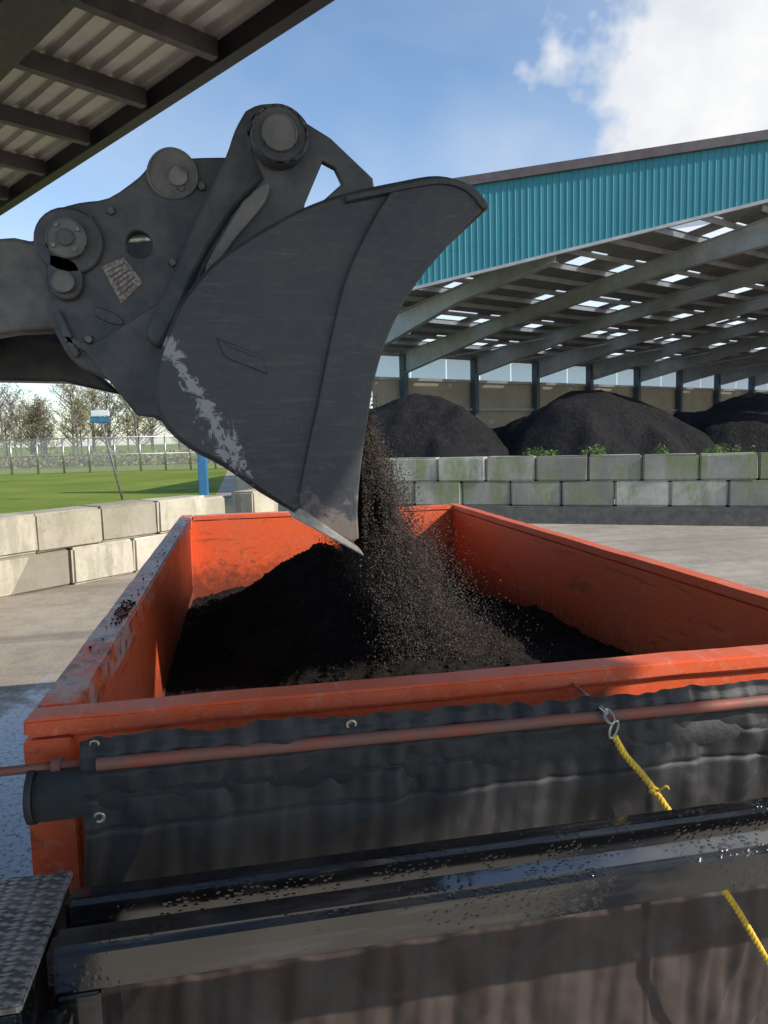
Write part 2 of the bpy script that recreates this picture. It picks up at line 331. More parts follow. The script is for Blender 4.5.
# ---------------------------------------------------------------- compost piles in shed
def heap(name,cx,cy,rx,ry,h,mat,seed,n=90,rough=.35):
    bm=bmesh.new(); g=[]
    for i in range(n+1):
        row=[]
        for j in range(n+1):
            u=(i/n*2-1)*1.3;v=(j/n*2-1)*1.3; r=max(0.0,math.sqrt(u*u+v*v)+.20*fbm(u*1.6+seed,v*1.6,seed,3))
            z=h*max(-.02,1-r**1.05) ; z=h*(1-math.exp(-1.9*max(0,z/h)))*1.17 if z>0 else -.05
            z+=rough*.45*fbm(u*5,v*5,seed,5)*smooth(0,.4,z)
            row.append(bm.verts.new(W(cx+u*rx,cy+v*ry,z)))
        g.append(row)
    for i in range(n):
        for j in range(n): bm.faces.new((g[i][j],g[i+1][j],g[i+1][j+1],g[i][j+1]))
    return bmobj(name,bm,mat,None,True)
heap("compost_pile",1.5,31.5,4.9,6,4.3,COMPOST,1.1)
heap("compost_pile",8.7,32.5,6.2,6.5,4.2,COMPOST,5.2)
heap("compost_pile",16.6,33,5.6,6,4.1,COMPOST,9.7)
heap("compost_pile",28,40,10,7,4.5,COMPOST,12.7)

# ---------------------------------------------------------------- open storage shed
shed=root("open_storage_shed")
O=Vector((1.33,47)); E=Vector((.809,.588)); G=Vector((.588,-.809))
def RP(u,v,z): 
    p=O+E*u+G*v; return W(p.x,p.y,z)
SL=.115
def rz(v): return 7.6+SL*v
def ustart(v): return -10.6+(v-13.2)*.971 if v>13.2 else -10.6+(13.2-v)*.65
Rloc=Matrix.Translation(RP(0,0,0))@Matrix(((W(*E).x,W(*G).x,0,0),(W(*E).y,W(*G).y,0,0),(0,0,1,0),(0,0,0,1)))
bm=bmesh.new(); du=1.0; dv=1.5; U0,U1,V0,V1=-12,84,-1.0,36.5
nu=int((U1-U0)/du); nv=int((V1-V0)/dv)
vs=[[bm.verts.new((U0+i*du,V0+j*dv,rz(V0+j*dv)+.28)) for j in range(nv+1)] for i in range(nu+1)]
for i in range(nu):
    for j in range(nv):
        f=bm.faces.new((vs[i][j],vs[i+1][j],vs[i+1][j+1],vs[i][j+1]))
        bay=(i+40)%6
        if j in(2,5,8,11,14,17,20) and bay in(1,2,4) and random.random()<.6: f.material_index=1
for p,q,sd in(((-10.6,13.2),(6,30.3),1),((-10.6,13.2),(-2.26,.34),-1)):
    d=Vector((q[0]-p[0],q[1]-p[1],0)); nrm=Vector((-d.y,d.x,0))*sd
    bmesh.ops.bisect_plane(bm,geom=bm.verts[:]+bm.edges[:]+bm.faces[:],plane_co=(p[0],p[1],0),plane_no=nrm,clear_outer=True)
me=bpy.data.meshes.new("roof"); bm.to_mesh(me); bm.free(); me.materials.append(SHEET); me.materials.append(SKYL); me.transform(Rloc); mkobj("roof",me,None,shed)
v=0.4
pb=bmesh.new()
def addbeam(bm,a,b,w,h,h2=None):
    d=(b-a).normalized(); sd=d.cross(ZZ).normalized(); u=ZZ; h2=h if h2 is None else h2; vs=[]
    for p,hh in((a,h),(b,h2)):
        for i,j in((-.5,-1),(.5,-1),(.5,0),(-.5,0)): vs.append(bm.verts.new(p+sd*w*i+u*hh*j))
    for f in((0,1,2,3),(7,6,5,4),(0,4,5,1),(1,5,6,2),(2,6,7,3),(3,7,4,0)): bm.faces.new([vs[i] for i in f])
while v<36:
    addbeam(pb,RP(ustart(v)+.3,v,rz(v)+.27),RP(84,v,rz(v)+.27),.07,.22); v+=1.5
bmobj("purlins",pb,BEAM,shed)
rb=bmesh.new(); cb=bmesh.new()
def ibeam(bm,a,b,h1,h2,wf=.32):
    addbeam(bm,a,b,wf,.04); addbeam(bm,a-ZZ*.041,b-ZZ*.041,.03,h1,h2)
    addbeam(bm,a-ZZ*(h1+.043),b-ZZ*(h2+.043),wf,.04)
for kk in range(-1,14):
    u=kk*6.0
    if kk==-1: vlist=[6.2,12,17.6]
    else: vlist=[0,9,18,min(36,13.2+(u+10.6)/.971-.3)]
    hs=[1.25,.62,.62,.95]
    for a,b,h1,h2 in zip(vlist,vlist[1:],hs,hs[1:]):
        ibeam(rb,RP(u,a,rz(a)),RP(u,b,rz(b)),h1,h2)
    if kk>=0:
        addbeam(cb,RP(u-.16,.2,7.5),RP(u+.16,.2,7.5),.5,7.5)
        if kk>=2: addbeam(cb,RP(u-.02,36,11.6),RP(u+.3,36,11.6),.5,11.6)
for kk in range(0,13):
    u=kk*6.0; addbeam(rb,RP(u+.2,.6,6.9),RP(u+5.8,6.6,8.1),.07,.07)
addbeam(rb,RP(6,25,9.7),RP(12,20,9.5),.5,.5)
bmobj("rafters",rb,BEAM,shed); bmobj("columns",cb,COL,shed)
wb=bmesh.new()
def quad(bm,pts): return bm.faces.new([bm.verts.new(p) for p in pts])
addbeam(wb,RP(-2.2,-.12,6.0),RP(84,-.12,6.0),.06,6.0)
bmobj("back_wall_panels",wb,TAN,shed)
wb=bmesh.new(); u=-2.2
while u<83: addbeam(wb,RP(u+.04,-.12,7.38),RP(u+2.92,-.12,7.38),.02,1.3); u+=3
bmobj("translucent_wall_strip",wb,SKYL,shed)
wb=bmesh.new(); addbeam(wb,RP(-2.2,-.1,7.75),RP(84,-.1,7.75),.2,.35); addbeam(wb,RP(-2.2,-.02,6.1),RP(84,-.02,6.1),.14,.18); addbeam(wb,RP(-2.2,.05,4.2),RP(84,.05,4.2),.1,.15); bmobj("girts",wb,BEAM,shed)
wb=bmesh.new(); addbeam(wb,RP(84,0,7.5),RP(84,36,7.5),.06,7.5); bmobj("end_wall",wb,TAN,shed)
F1=Vector((.35,30.13)); F2=Vector((24,26.0)); fd=(F2-F1); FL=fd.length; fd.normalize(); fn=Vector((fd.y,-fd.x))
def FP(t,off,z): 
    p=F1+fd*t+fn*off; return W(p.x,p.y,z)
def fzb(t): return 8.06+.182*t
def fzt(t): return 11.75+.068*t
bm=bmesh.new(); t=0; prof=[]
while t<FL-.25:
    prof+=[(t,0),(t+.17,0),(t+.19,.022),(t+.22,.022)]; t+=.24
pv=[(bm.verts.new(FP(t,o,fzb(t))),bm.verts.new(FP(t,o,fzt(t)))) for t,o in prof]
for a,b in zip(pv,pv[1:]): bm.faces.new((a[0],b[0],b[1],a[1]))
bmobj("teal_fascia",bm,TEAL,shed)
def strip(bm,f0,h,o0,o1):
    vs=[]
    for t in(-.05,FL-.2):
        for o,dz in((o0,0),(o1,0),(o1,h),(o0,h)): vs.append(bm.verts.new(FP(t,o,f0(t)+dz)))
    for f in((0,1,2,3),(7,6,5,4),(0,4,5,1),(1,5,6,2),(2,6,7,3),(3,7,4,0)): bm.faces.new([vs[i] for i in f])
bm=bmesh.new(); strip(bm,lambda t:fzt(t)-.05,.34,-.5,.16); bmobj("roof_edge_trim",bm,TRIM,shed)
bm=bmesh.new(); strip(bm,lambda t:fzb(t)-.10,.12,-.12,.06); bmobj("fascia_bottom_trim",bm,BEAM,shed)
bm=bmesh.new(); strip(bm,lambda t:fzb(t)+.02,.5,-.35,-.12); bmobj("header_beam",bm,BEAM,shed)
bm=bmesh.new(); addbeam(bm,FP(FL-.6,-.4,12),FP(FL-.1,-.4,12),.5,12); bmobj("front_column",bm,COL,shed)

# ---------------------------------------------------------------- awning over camera
aw=root("loading_awning")
A0=Vector((-.32,5.57)); ad=Vector((-.712,.702)).normalized(); an=Vector((ad.y*-1,ad.x)); 
if an.y>0: an=-an
ZA=5.5
def AP(t,i,z): 
    p=A0+ad*t+an*i; return W(p.x,p.y,z)
AWD=5.6
bm=bmesh.new(); i=.02; prof=[]
while i<AWD:
    prof+=[(i,0),(i+.10,0),(i+.125,.045),(i+.175,.045)]; i+=.2
T0,T1=-9.0,13.5
rowsv=[(bm.verts.new(AP(T0,i,ZA+.19+o)),bm.verts.new(AP(T1,i,ZA+.19+o))) for i,o in prof]
for a,b in zip(rowsv,rowsv[1:]): bm.faces.new((a[0],b[0],b[1],a[1]))
bmobj("roof_sheet",bm,AWN,aw)
bm=bmesh.new(); t=T0+.72
while t<T1:
    addbeam(bm,AP(t,.06,ZA+.185),AP(t,AWD,ZA+.185),.09,.15); t+=1.20
bmobj("purlins",bm,AWNB,aw)
bm=bmesh.new(); addbeam(bm,AP(T0,-.03,ZA+.27),AP(T1,-.03,ZA+.27),.12,.25); bmobj("edge_beam",bm,DARKB,aw)
bm=bmesh.new()
for ii in(1.75,5.4): addbeam(bm,AP(T0,ii,ZA+.03),AP(T1,ii,ZA+.03),.34,.46)
bmobj("main_beams",bm,DARKB,aw)
bm=bmesh.new()
for t,ii in((12.6,1.75),(-8.5,1.75),(12.6,5.4),(-8.5,5.4)): addbeam(bm,AP(t-.15,ii,ZA-.44),AP(t+.15,ii,ZA-.44),.3,ZA-.44)
bmobj("posts",bm,COL,aw)
bm=bmesh.new()
for t in(-3.5,2.6,8.7): addbeam(bm,AP(t,1.95,ZA+.03),AP(t,5.2,ZA+.03),.28,.40)
bmobj("cross_beams",bm,DARKB,aw)

# ---------------------------------------------------------------- container / trailer
tr=root("dump_trailer")
x0,x1,y0,y1=-.49,1.91,1.70,6.33
box("left_wall",(x0+.03,y0+.1,.92),(x0+.09,y1-.13,1.70),ORANGE,tr)
box("right_wall",(x1-.09,y0+.1,.92),(x1-.03,y1-.13,1.752),ORANGE,tr)
box("tailgate_wall",(x0+.02,y1-.127,.92),(x1-.02,y1-.06,1.752),ORANGE,tr)
box("headboard_wall",(x0+.02,y0+.02,.92),(x1-.02,y0+.08,1.75),ORANGE,tr)
dented("headboard_rim",(x0,y0,1.757),(x1,y0+.085,1.80),0,RIM2,tr,.0025,70)
dented("left_rim",(x0+.002,y0+.091,1.706),(x0+.10,y1,1.797),1,RIM,tr,.004,110)
dented("right_rim",(x1-.085,y0+.091,1.758),(x1-.002,y1,1.797),1,RIM2,tr,.003,90,.006)
dented("rear_rim",(x0+.106,y1-.13,1.758),(x1-.091,y1-.003,1.795),0,RIM2,tr,.003,60,.006)
box("floor",(x0,y0+.02,.86),(x1,y1-.06,.915),ORANGE,tr)
for i in range(9):
    y=y0+.3+i*.52
    for sx,nm in((x0-.03,"l"),(x1-.028,"r")): box("stake_"+nm,(sx,y,.88),(sx+.058,y+.08,1.70),ORANGE,tr)
box("front_corner_post",(x0-.002,y0+.0,.90),(x0+.10,y0+.078,1.750),ORANGE,tr)
box("front_corner_post_r",(x1-.10,y0+.0,.90),(x1+.002,y0+.078,1.750),ORANGE,tr)
for x in(.1,1.2): box("chassis_rail",(x,1.2,.66),(x+.12,6.2,.855),GBLACK,tr)
for y in(3.6,4.6):
    for x,dx in((-.42,.25),(1.6,.25)):
        cyl("tyre",(x,y,.42),(x+dx,y,.42),.42,RUB,tr,36,bev=.04); cyl("rim",(x-.005,y,.42),(x+dx+.005,y,.42),.22,ZINC,tr,24)
    box("axle",(-.3,y-.05,.37),(1.75,y+.05,.47),GBLACK,tr)
box("front_rail",(-.34,1.20,1.505),(2.5,1.27,1.588),GBLACK,tr,.012)
box("rear_rail",(-.34,1.335,1.505),(2.5,1.385,1.588),GBLACK,tr,.010)
for x in(-.33,2.3): box("rail_bracket",(x,1.205,.70),(x+.07,1.38,1.503),GBLACK,tr)
box("step_plate",(-.86,1.09,1.575),(-.345,1.44,1.589),DIAM,tr,.003)
box("step_box",(-.85,1.10,1.30),(-.35,1.43,1.573),GBLACK,tr,.006)
box("step_riser",(-.84,1.0,1.02),(-.30,1.197,1.50),GBLACK,tr,.01)
box("deck_support",(-.7,1.12,.05),(-.5,1.40,1.298),GBLACK,tr,.006)
cyl("tarp_roller",(x0+.045,1.615,1.665),(x1+.05,1.615,1.665),.055,RUB,tr,28)
cyl("roller_shaft",(-.66,1.62,1.722),(-.33,1.62,1.722),.0095,RUST,tr,14)
cyl("shaft_collar",(-.575,1.62,1.722),(-.562,1.62,1.722),.026,RUST,tr,16)
cyl("shaft_nut",(-.415,1.62,1.722),(-.395,1.62,1.722),.02,RUST,tr,6)
cyl("roller_end",(x0+.03,1.615,1.665),(x0+.044,1.615,1.665),.058,RUB,tr,24)

# tarp with wrinkles
tp=root("mesh_tarp")
def ridge(v): return 1-abs(v)*2
def ty(x,z):
    w=.012*fbm(x*2.2,z*3,3,4)+.007*noise.noise(Vector((x*8+z*4,z*6,1)))
    hem=smooth(.09,.0,abs(z-1.795))
    w+=.018*hem*noise.noise(Vector((x*24,z*5,4)))
    for z1 in(1.757,1.70,1.63): w+=.010*math.exp(-((z-z1)/.030)**2)*noise.noise(Vector((x*30,z1*9,2)))
    for z1 in(1.722,1.668,1.595): w+=-.007*math.exp(-((z-z1)/.005)**2)
    # mostly vertical folds hanging from the stitched rows
    w+=.016*noise.noise(Vector((x*11+z*1.5,z*1.3,7)))*smooth(1.72,1.62,z)
    w+=.009*noise.noise(Vector((x*26-z*3,z*3.0,27)))*smooth(1.74,1.66,z)
    w+=.009*max(0,ridge(noise.noise(Vector((x*3.2-z*2.6,z*1.8,7)))))**5*smooth(1.70,1.6,z)
    w+=.004*fbm(x*9,z*9,21,3)*smooth(1.75,1.65,z)
    w+=.006*math.exp(-((x-.945)/.009)**2)*smooth(1.56,1.5,z)
    return w
bm=bmesh.new(); NX,NZ=640,280; xa,xb,za,zb=-.345,1.96,1.797,.5; g=[]
for i in range(NX+1):
    col=[]
    for j in range(NZ+1):
        x=xa+(xb-xa)*i/NX; q=j/NZ; z=za+(zb-za)*(q**1.4)
        ztop=.012*noise.noise(Vector((x*7,0,0)))*smooth(.15,0,q)+.006*noise.noise(Vector((x*30,0,3)))*smooth(.08,0,q)+(-.018*smooth(.0,.9,x)*smooth(.3,0,q))
        y=1.565-ty(x,z)
        if z>1.71: y-=.010*smooth(1.71,1.735,z)*smooth(1.785,1.76,z)
        xs=x+.012*noise.noise(Vector((0,z*9,3)))*smooth(.05,0,i/NX)
        col.append(bm.verts.new((xs,y,z+ztop)))
    g.append(col)
for i in range(NX):
    for j in range(NZ): bm.faces.new((g[i][j],g[i][j+1],g[i+1][j+1],g[i+1][j]))
o=bmobj("cloth",bm,TARP,tp,True); md=o.modifiers.new("s",'SOLIDIFY'); md.thickness=.003
rodp=[]
for i in range(90):
    x=-.31+2.24*i/89; z=1.748-.019*i/89; rodp.append((x,1.5475,z+.0015*noise.noise(Vector((x*5,1,1)))))
tube("red_tension_rod",rodp,.0135,RUST,tp,5)
for gx,gz in((-.318,1.779),(-.315,1.628),(.22,1.772),(1.7,1.76)):
    R1=.0095; pts=[]; gy=1.565-ty(gx,gz)-.0035
    for i in range(21): a=2*math.pi*i/20; pts.append((gx+R1*math.cos(a),gy,gz+R1*math.sin(a)))
    tube("grommet",pts,.0034,BRASS,tp,3); cyl("grommet_hole",(gx,gy+.0005,gz),(gx,gy+.004,gz),.009,RUST if gz>1.7 else RUB,tp,16)
rp=root("tie_down_rope")
path=catmull([(.825,1.515,1.700),(.850,1.512,1.655),(.895,1.505,1.60),(.945,1.49,1.525),(1.0,1.46,1.43),(1.06,1.445,1.34),(1.10,1.44,1.28),(1.168,1.42,1.155),(1.26,1.41,.98),(1.3,1.41,.8)],16)
for st in range(3):
    pts=[]; L=0
    for i,p in enumerate(path):
        if i: L+=(path[i]-path[i-1]).length
        d=(path[min(i+1,len(path)-1)]-path[max(i-1,0)]).normalized(); a1=d.cross(Vector((0,1,0))).normalized(); a2=d.cross(a1)
        ang=L*2*math.pi/.036+st*2*math.pi/3; pts.append(p+(a1*math.cos(ang)+a2*math.sin(ang))*.0038)
    tube("rope_strand",catmull(pts,2),.0043,YROPE,rp,3)
for i in range(7):
    a=i*1.9; cyl("rope_knot",Vector((.915,1.495,1.568))+Vector((math.cos(a),math.sin(a)*.5,math.sin(a)))*.007,Vector((.915,1.495,1.568))-Vector((math.cos(a),math.sin(a)*.5,math.sin(a)*.6))*.012,.0048,YROPE,rp,8)
tube("fray",catmull([(.92,1.49,1.57),(.935,1.48,1.585),(.945,1.485,1.575)],5),.0025,YROPE,rp,3)
hk=[]
for i in range(25):
    a=2*math.pi*i/24; hk.append((.822+.009*math.cos(a)+.006*math.sin(a),1.515,1.718+.02*math.sin(a)))
tube("snap_hook",hk,.0036,ZINC,rp,4)
hk=[(.815-.010*math.cos(2*math.pi*i/20),1.525+.014*math.sin(2*math.pi*i/20),1.746+.012*math.sin(2*math.pi*i/20)) for i in range(21)]
tube("shackle",hk,.004,ZINC,rp,4)
cyl("cleat_pin",(.81,1.525,1.755),(.81,1.70,1.765),.005,ZINC,rp,10)

# ---------------------------------------------------------------- soil in the container
def soil(x,y):
    z=1.11+.05*fbm(x*1.3,y*1.3,2,3)
    d=((x-.48)/.64)**2+((y-4.65)/1.2)**2; z+=.60*math.exp(-d**.75*1.15)
    d=((x-.85)/.62)**2+((y-3.3)/.9)**2; z+=.27*math.exp(-d)
    z+=.20*smooth(.9,1.9,x)*smooth(5.9,3.2,y)
    z+=.022*fbm(x*4,y*4,5,3)+.014*fbm(x*14,y*14,9,4)
    return z
bm=bmesh.new(); NX,NY=260,460; g=[]
for i in range(NX+1):
    g.append([bm.verts.new((x0+.092+(x1-x0-.184)*i/NX,y0+.082+(y1-y0-.212)*j/NY,soil(x0+.092+(x1-x0-.184)*i/NX,y0+.082+(y1-y0-.212)*j/NY))) for j in range(NY+1)])
for i in range(NX):
    for j in range(NY): bm.faces.new((g[i][j],g[i+1][j],g[i+1][j+1],g[i][j+1]))
bmobj("soil_load",bm,SOIL,None,True)
ICO=[Vector(v).normalized() for v in((0,0,1),(.9,0,.45),(.28,.85,.45),(-.72,.53,.45),(-.72,-.53,.45),(.28,-.85,.45),(.72,.53,-.45),(-.28,.85,-.45),(-.9,0,-.45),(-.28,-.85,-.45),(.72,-.53,-.45),(0,0,-1))]
ICF=[(0,1,2),(0,2,3),(0,3,4),(0,4,5),(0,5,1),(1,6,2),(2,7,3),(3,8,4),(4,9,5),(5,10,1),(6,7,2),(7,8,3),(8,9,4),(9,10,5),(10,6,1),(11,7,6),(11,8,7),(11,9,8),(11,10,9),(11,6,10)]
ROTS=[Matrix.Rotation(random.uniform(0,6.28),3,Vector((random.gauss(0,1),random.gauss(0,1),random.gauss(0,1)+.01))) for _ in range(60)]
TV=[Vector(v).normalized() for v in((1,1,1),(-1,-1,1),(-1,1,-1),(1,-1,-1))]; TF=[(0,1,2),(0,3,1),(0,2,3),(1,3,2)]
SH_T=[[r@Vector((q.x*random.uniform(.6,1.4),q.y*random.uniform(.6,1.4),q.z)) for q in TV] for r in ROTS]
SH_I=[[r@Vector((q.x*random.uniform(.75,1.25),q.y*random.uniform(.75,1.25),q.z*random.uniform(.6,1))) for q in ICO] for r in ROTS]
def lumps(name,items,mat,parent=None,tet=False):
    V=[];F=[]; S_=SH_T if tet else SH_I; FF=TF if tet else ICF
    for p,r in items:
        b=len(V)
        for w in random.choice(S_): V.append((p[0]+w.x*r,p[1]+w.y*r,p[2]+w.z*r))
        F+=[tuple(b+i for i in f) for f in FF]
    me=bpy.data.meshes.new(name); me.from_pydata(V,[],F); return mkobj(name,me,mat,parent)
items=[]
for i in range(26000):
    x=random.uniform(x0+.12,x1-.12); y=random.uniform(y0+.5,y1-.16); r=min(.018,.002+random.expovariate(1/.0020)); items.append(((x,y,soil(x,y)+r*.2),r))
for p,r in(((1.42,4.95),.065),((1.1,5.3),.03),((-.2,5.2),.035),((.0,4.9),.025),((.2,5.9),.045)): 
    items.append(((p[0],p[1],soil(*p)+r*.4),r))
    for k2 in range(14): items.append(((p[0]+random.gauss(0,r*.8),p[1]+random.gauss(0,r*.8),soil(*p)+r*random.uniform(0,.9)),r*random.uniform(.25,.5)))
for i in range(170):
    y=random.choice([random.gauss(2.75,.10),random.gauss(2.75,.10),random.uniform(2.2,6.2)]); r=random.uniform(.0015,.005); items.append(((x0+.035+.05*random.random(),y,1.799+r*.4),r))
lumps("soil_clods",items,SOIL)
fs=root("falling_soil")
def scx(z): 
    fall=max(0,(2.5-z)/1.1); return .505+.25*fall**1.3
# ragged sheets of soil sliding off the cutting edge
for layer in range(4):
    V=[];F=[]; NYs,NZs=170,240; Yb,Ye=3.03,4.75
    for i in range(NYs+1):
        for j in range(NZs+1):
            y=Yb+(Ye-Yb)*i/NYs; z=2.60-1.28*j/NZs; fall=max(0,(2.5-z)/1.1)
            x=scx(z)+(layer-1.2)*(.006+.035*fall)+(.012+.045*fall)*fbm(y*5+layer*9,z*3.5,layer,4)+random.gauss(0,.0015+.006*fall)
            if z>1.92: x=max(x,.497)
            V.append((x,y+random.gauss(0,.004),z+random.gauss(0,.003)))
    for i in range(NYs):
        for j in range(NZs):
            y=Yb+(Ye-Yb)*i/NYs; z=2.60-1.28*j/NZs; fall=max(0,(2.5-z)/1.1)
            dens=noise.noise(Vector((y*9,z*4,layer*5)))+.7*noise.noise(Vector((y*30,z*14,layer*3)))+random.uniform(-.35,.35)
            if dens<-.25+.55*fall+.30*max(0,(y-4.0)): continue
            q=i*(NZs+1)+j
            if z<soil(V[q][0],y)-.02: continue
            F.append((q,q+1,q+NZs+2,q+NZs+1))
    me=bpy.data.meshes.new("soil_sheet"); me.from_pydata(V,[],F); mkobj("soil_sheet",me,STREAM,fs)
it=[]
rnd=random.random; gs=random.gauss
for i in range(620000):
    f=rnd()**.75
    y=3.02+1.8*rnd()**1.6
    z=2.60-1.3*f
    if z<1.28: continue
    fall=max(0,(2.5-z)/1.1)
    cx=scx(z)
    if rnd()<.62: x=cx+gs(0,1)*(.012+.070*fall)
    else: x=cx+abs(gs(0,1))*(.025+.17*fall)
    if fall>.25:
        if noise.noise(Vector((x*10,y*6,z*4.5)))+noise.noise(Vector((x*26,y*14,z*9)))*.6<random.uniform(-1.0,-.1): continue
    if x<.50 and z>1.92: x=.5+rnd()*.02
    if z<1.75 and z<soil(x,y): continue
    it.append(((x,y,z),random.choice((.0017,.0022,.0028,.0036,.0048))*random.uniform(.7,1.2)))
    if len(it)>300000: break
for i in range(600):
    f=random.random(); y=3.03+1.6*random.random(); z=2.4-1.1*f; x=.52+.2*f+abs(random.gauss(0,.03+.10*f))
    if z>soil(x,y): it.append(((x,y,z),random.uniform(.005,.011)))
lumps("soil_grains",it,GRAIN,fs,True)

# ---------------------------------------------------------------- loader
ld=root("wheel_loader")
back=catmull([(.09,2.202),(-.05,2.31),(-.174,2.384),(-.26,2.468),(-.292,2.565),(-.278,2.698),(-.235,2.811),(-.172,2.943),(-.054,3.076),(.083,3.173),(.28,3.285),(.46,3.355),(.684,3.41),(.85,3.44),(.976,3.414),(1.02,3.375),(1.043,3.33)],4)
front=catmull([(1.043,3.33),(.909,3.203),(.737,3.013),(.629,2.833),(.562,2.653),(.524,2.472),(.49,2.269),(.473,2.105),(.475,1.99)],4)
side=[Vector(p) for p in[(.44,1.955),(.20,2.125)]]+back+front[1:]
BY0,BY1=3.0,5.45
for y,nm in((BY0+.016,"near_side_plate"),(BY1-.016,"far_side_plate")): plate(nm,[side],y,.032,BUCKET,ld,.006)
cre=catmull([(.663,3.405),(.557,3.244),(.45,3.028),(.383,2.793),(.327,2.556),(.276,2.357),(.232,2.156)],4)
cut=[Vector((.80,3.428)),Vector((.97,3.402)),Vector((1.03,3.328))]+front[1:]+[Vector((.44,1.975)),Vector((.25,2.10))]+list(reversed(cre))
for y in(BY0-.012,BY1+.012): plate("side_cutter",[cut],y,.022,BUCKET,ld,.008)
shell=[Vector((.44,1.96)),Vector((.2,2.13))]+back
bm=bmesh.new(); pr=[(bm.verts.new((p.x,BY0+.034,p.y)),bm.verts.new((p.x,BY1-.034,p.y))) for p in shell]
for a,b in zip(pr,pr[1:]): bm.faces.new((a[0],b[0],b[1],a[1]))
o=bmobj("bucket_shell",bm,BUCKET,ld,True); md=o.modifiers.new("s",'SOLIDIFY'); md.thickness=.03; md.offset=0
bm=bmesh.new(); ce=[(.495,1.915),(.475,1.95),(.235,2.128),(.205,2.088)]
va=[bm.verts.new((x,BY0-.03,z)) for x,z in ce]; vb=[bm.verts.new((x,BY1+.03,z)) for x,z in ce]
bm.faces.new(va); bm.faces.new(vb[::-1])
for i in range(4): bm.faces.new((va[i],va[(i+1)%4],vb[(i+1)%4],vb[i]))
bmesh.ops.bevel(bm,geom=bm.edges[:],offset=.005,segments=2,affect='EDGES'); bmobj("cutting_edge",bm,CUTE,ld)
plate("side_pad",[[(-.06,2.80),(.10,2.735),(.13,2.66),(-.03,2.725)]],BY0-.003,.014,BUCKET,ld,.005)
plate("pad_rib",[[(-.03,2.785),(.08,2.74),(.085,2.725),(-.025,2.77)]],BY0-.011,.008,BUCKET,ld,.003)
plate("top_lip",[catmull([(.46,3.345),(.684,3.398),(.85,3.428),(.97,3.402),(1.043,3.33),(1.02,3.31),(.955,3.375),(.85,3.402),(.684,3.372),(.46,3.32)],3)],(BY0+BY1)/2,BY1-BY0+.07,BUCKET,ld,.006)
bm=bmesh.new(); n=26; g=[]
for i in range(n+1):
    y=BY0+.06+(BY1-BY0-.12)*i/n; col=[]
    for j in range(15):
        t=j/14; x=.46+.02*t-.12*math.sin(t*3.14)+.03*fbm(y*5,t*6,3,4); z=2.0+.75*t; x-=.25*t*t; col.append(bm.verts.new((x,y,z)))
    g.append(col)
for i in range(n):
    for j in range(14): bm.faces.new((g[i][j],g[i+1][j],g[i+1][j+1],g[i][j+1]))
bmobj("soil_in_bucket",bm,SOIL,ld,True)
def K(pts,y): return [(x*y,2.4+z*y) for x,z in pts]
def Kc(pts,y,n=3): return catmull(K(pts,y)+[K(pts,y)[0]],n)[:-1]
coup=[(-.2236,.2608),(-.2131,.2813),(-.1775,.2944),(-.1419,.3016),(-.105,.3275),(-.085,.345),(-.0246,.3546),(.0467,.3517),(.0107,.3071),(-.0293,.2501),(-.0569,.1936),(-.0806,.1433),(-.088,.10),(-.1009,.0612),(-.143,.0744),(-.1918,.0998),(-.21,.128),(-.2189,.1551),(-.2228,.2033)]
for y in(3.5,4.9):
    f=3.5
    pts=Kc(coup,f); hole=circ(-.1091*f,2.4+.247*f,.0155*f)
    plate("coupler_plate",[pts,hole],y,.07,STEEL,ld,.012)
    plate("pin_boss_plate",[circ(-.1898*f,2.4+.2461*f,.040*f)],y-.05,.05,STEEL,ld,.012)
    cyl("pin_cap",(-.1898*f,y-.12,2.4+.2461*f),(-.1898*f,y-.07,2.4+.2461*f),.023*f,STEEL2,ld,28,bev=.006)
    cyl("pin_centre",(-.1898*f,y-.135,2.4+.2461*f),(-.1898*f,y-.11,2.4+.2461*f),.010*f,STEEL,ld,20,bev=.003)
    for a in range(4): cyl("bolt",((-.1898+.017*math.cos(a*1.57+.6))*f,y-.132,2.4+(.2461+.017*math.sin(a*1.57+.6))*f),((-.1898+.017*math.cos(a*1.57+.6))*f,y-.11,2.4+(.2461+.017*math.sin(a*1.57+.6))*f),.010,BARE,ld,6)
    plate("lock_lug",[Kc([(-.2136,.232),(-.182,.222),(-.176,.195),(-.186,.178),(-.205,.178),(-.216,.195)],f)],y-.055,.04,STEEL,ld,.01)
    cyl("lock_pin",(-.1973*f,y-.11,2.4+.196*f),(-.1973*f,y-.07,2.4+.196*f),.013*f,STEEL2,ld,20,bev=.004)
    cyl("upper_boss",(-.064*f,y-.05,2.4+.332*f),(-.064*f,y+.05,2.4+.332*f),.031*f,STEEL2,ld,32,bev=.01)
    cyl("upper_boss_cap",(-.058*f,y-.065,2.4+.328*f),(-.058*f,y-.04,2.4+.328*f),.012*f,BARE,ld,20,bev=.004)
    for bx,bz in((-.165,.275),(-.14,.285),(-.055,.315),(-.03,.318),(-.175,.13),(-.15,.105),(-.12,.09),(-.07,.225)): cyl("plate_bolt",(bx*f,y-.052,2.4+bz*f),(bx*f,y-.03,2.4+bz*f),.017,STEEL2,ld,6,bev=.003)
f=3.5; dc=[(-.155,.218),(-.128,.230),(-.106,.200),(-.134,.174)]
plate("sky_block_plate",[Kc([(x*.95-.002,z*.97) for x,z in coup],4.0)],4.2,.08,STEEL,ld,.01)  # added plate, blocks bright sky behind the coupler hole so it stays dark
plate("decal",[K(dc,f)],3.461,.004,PAPER,ld,.001)
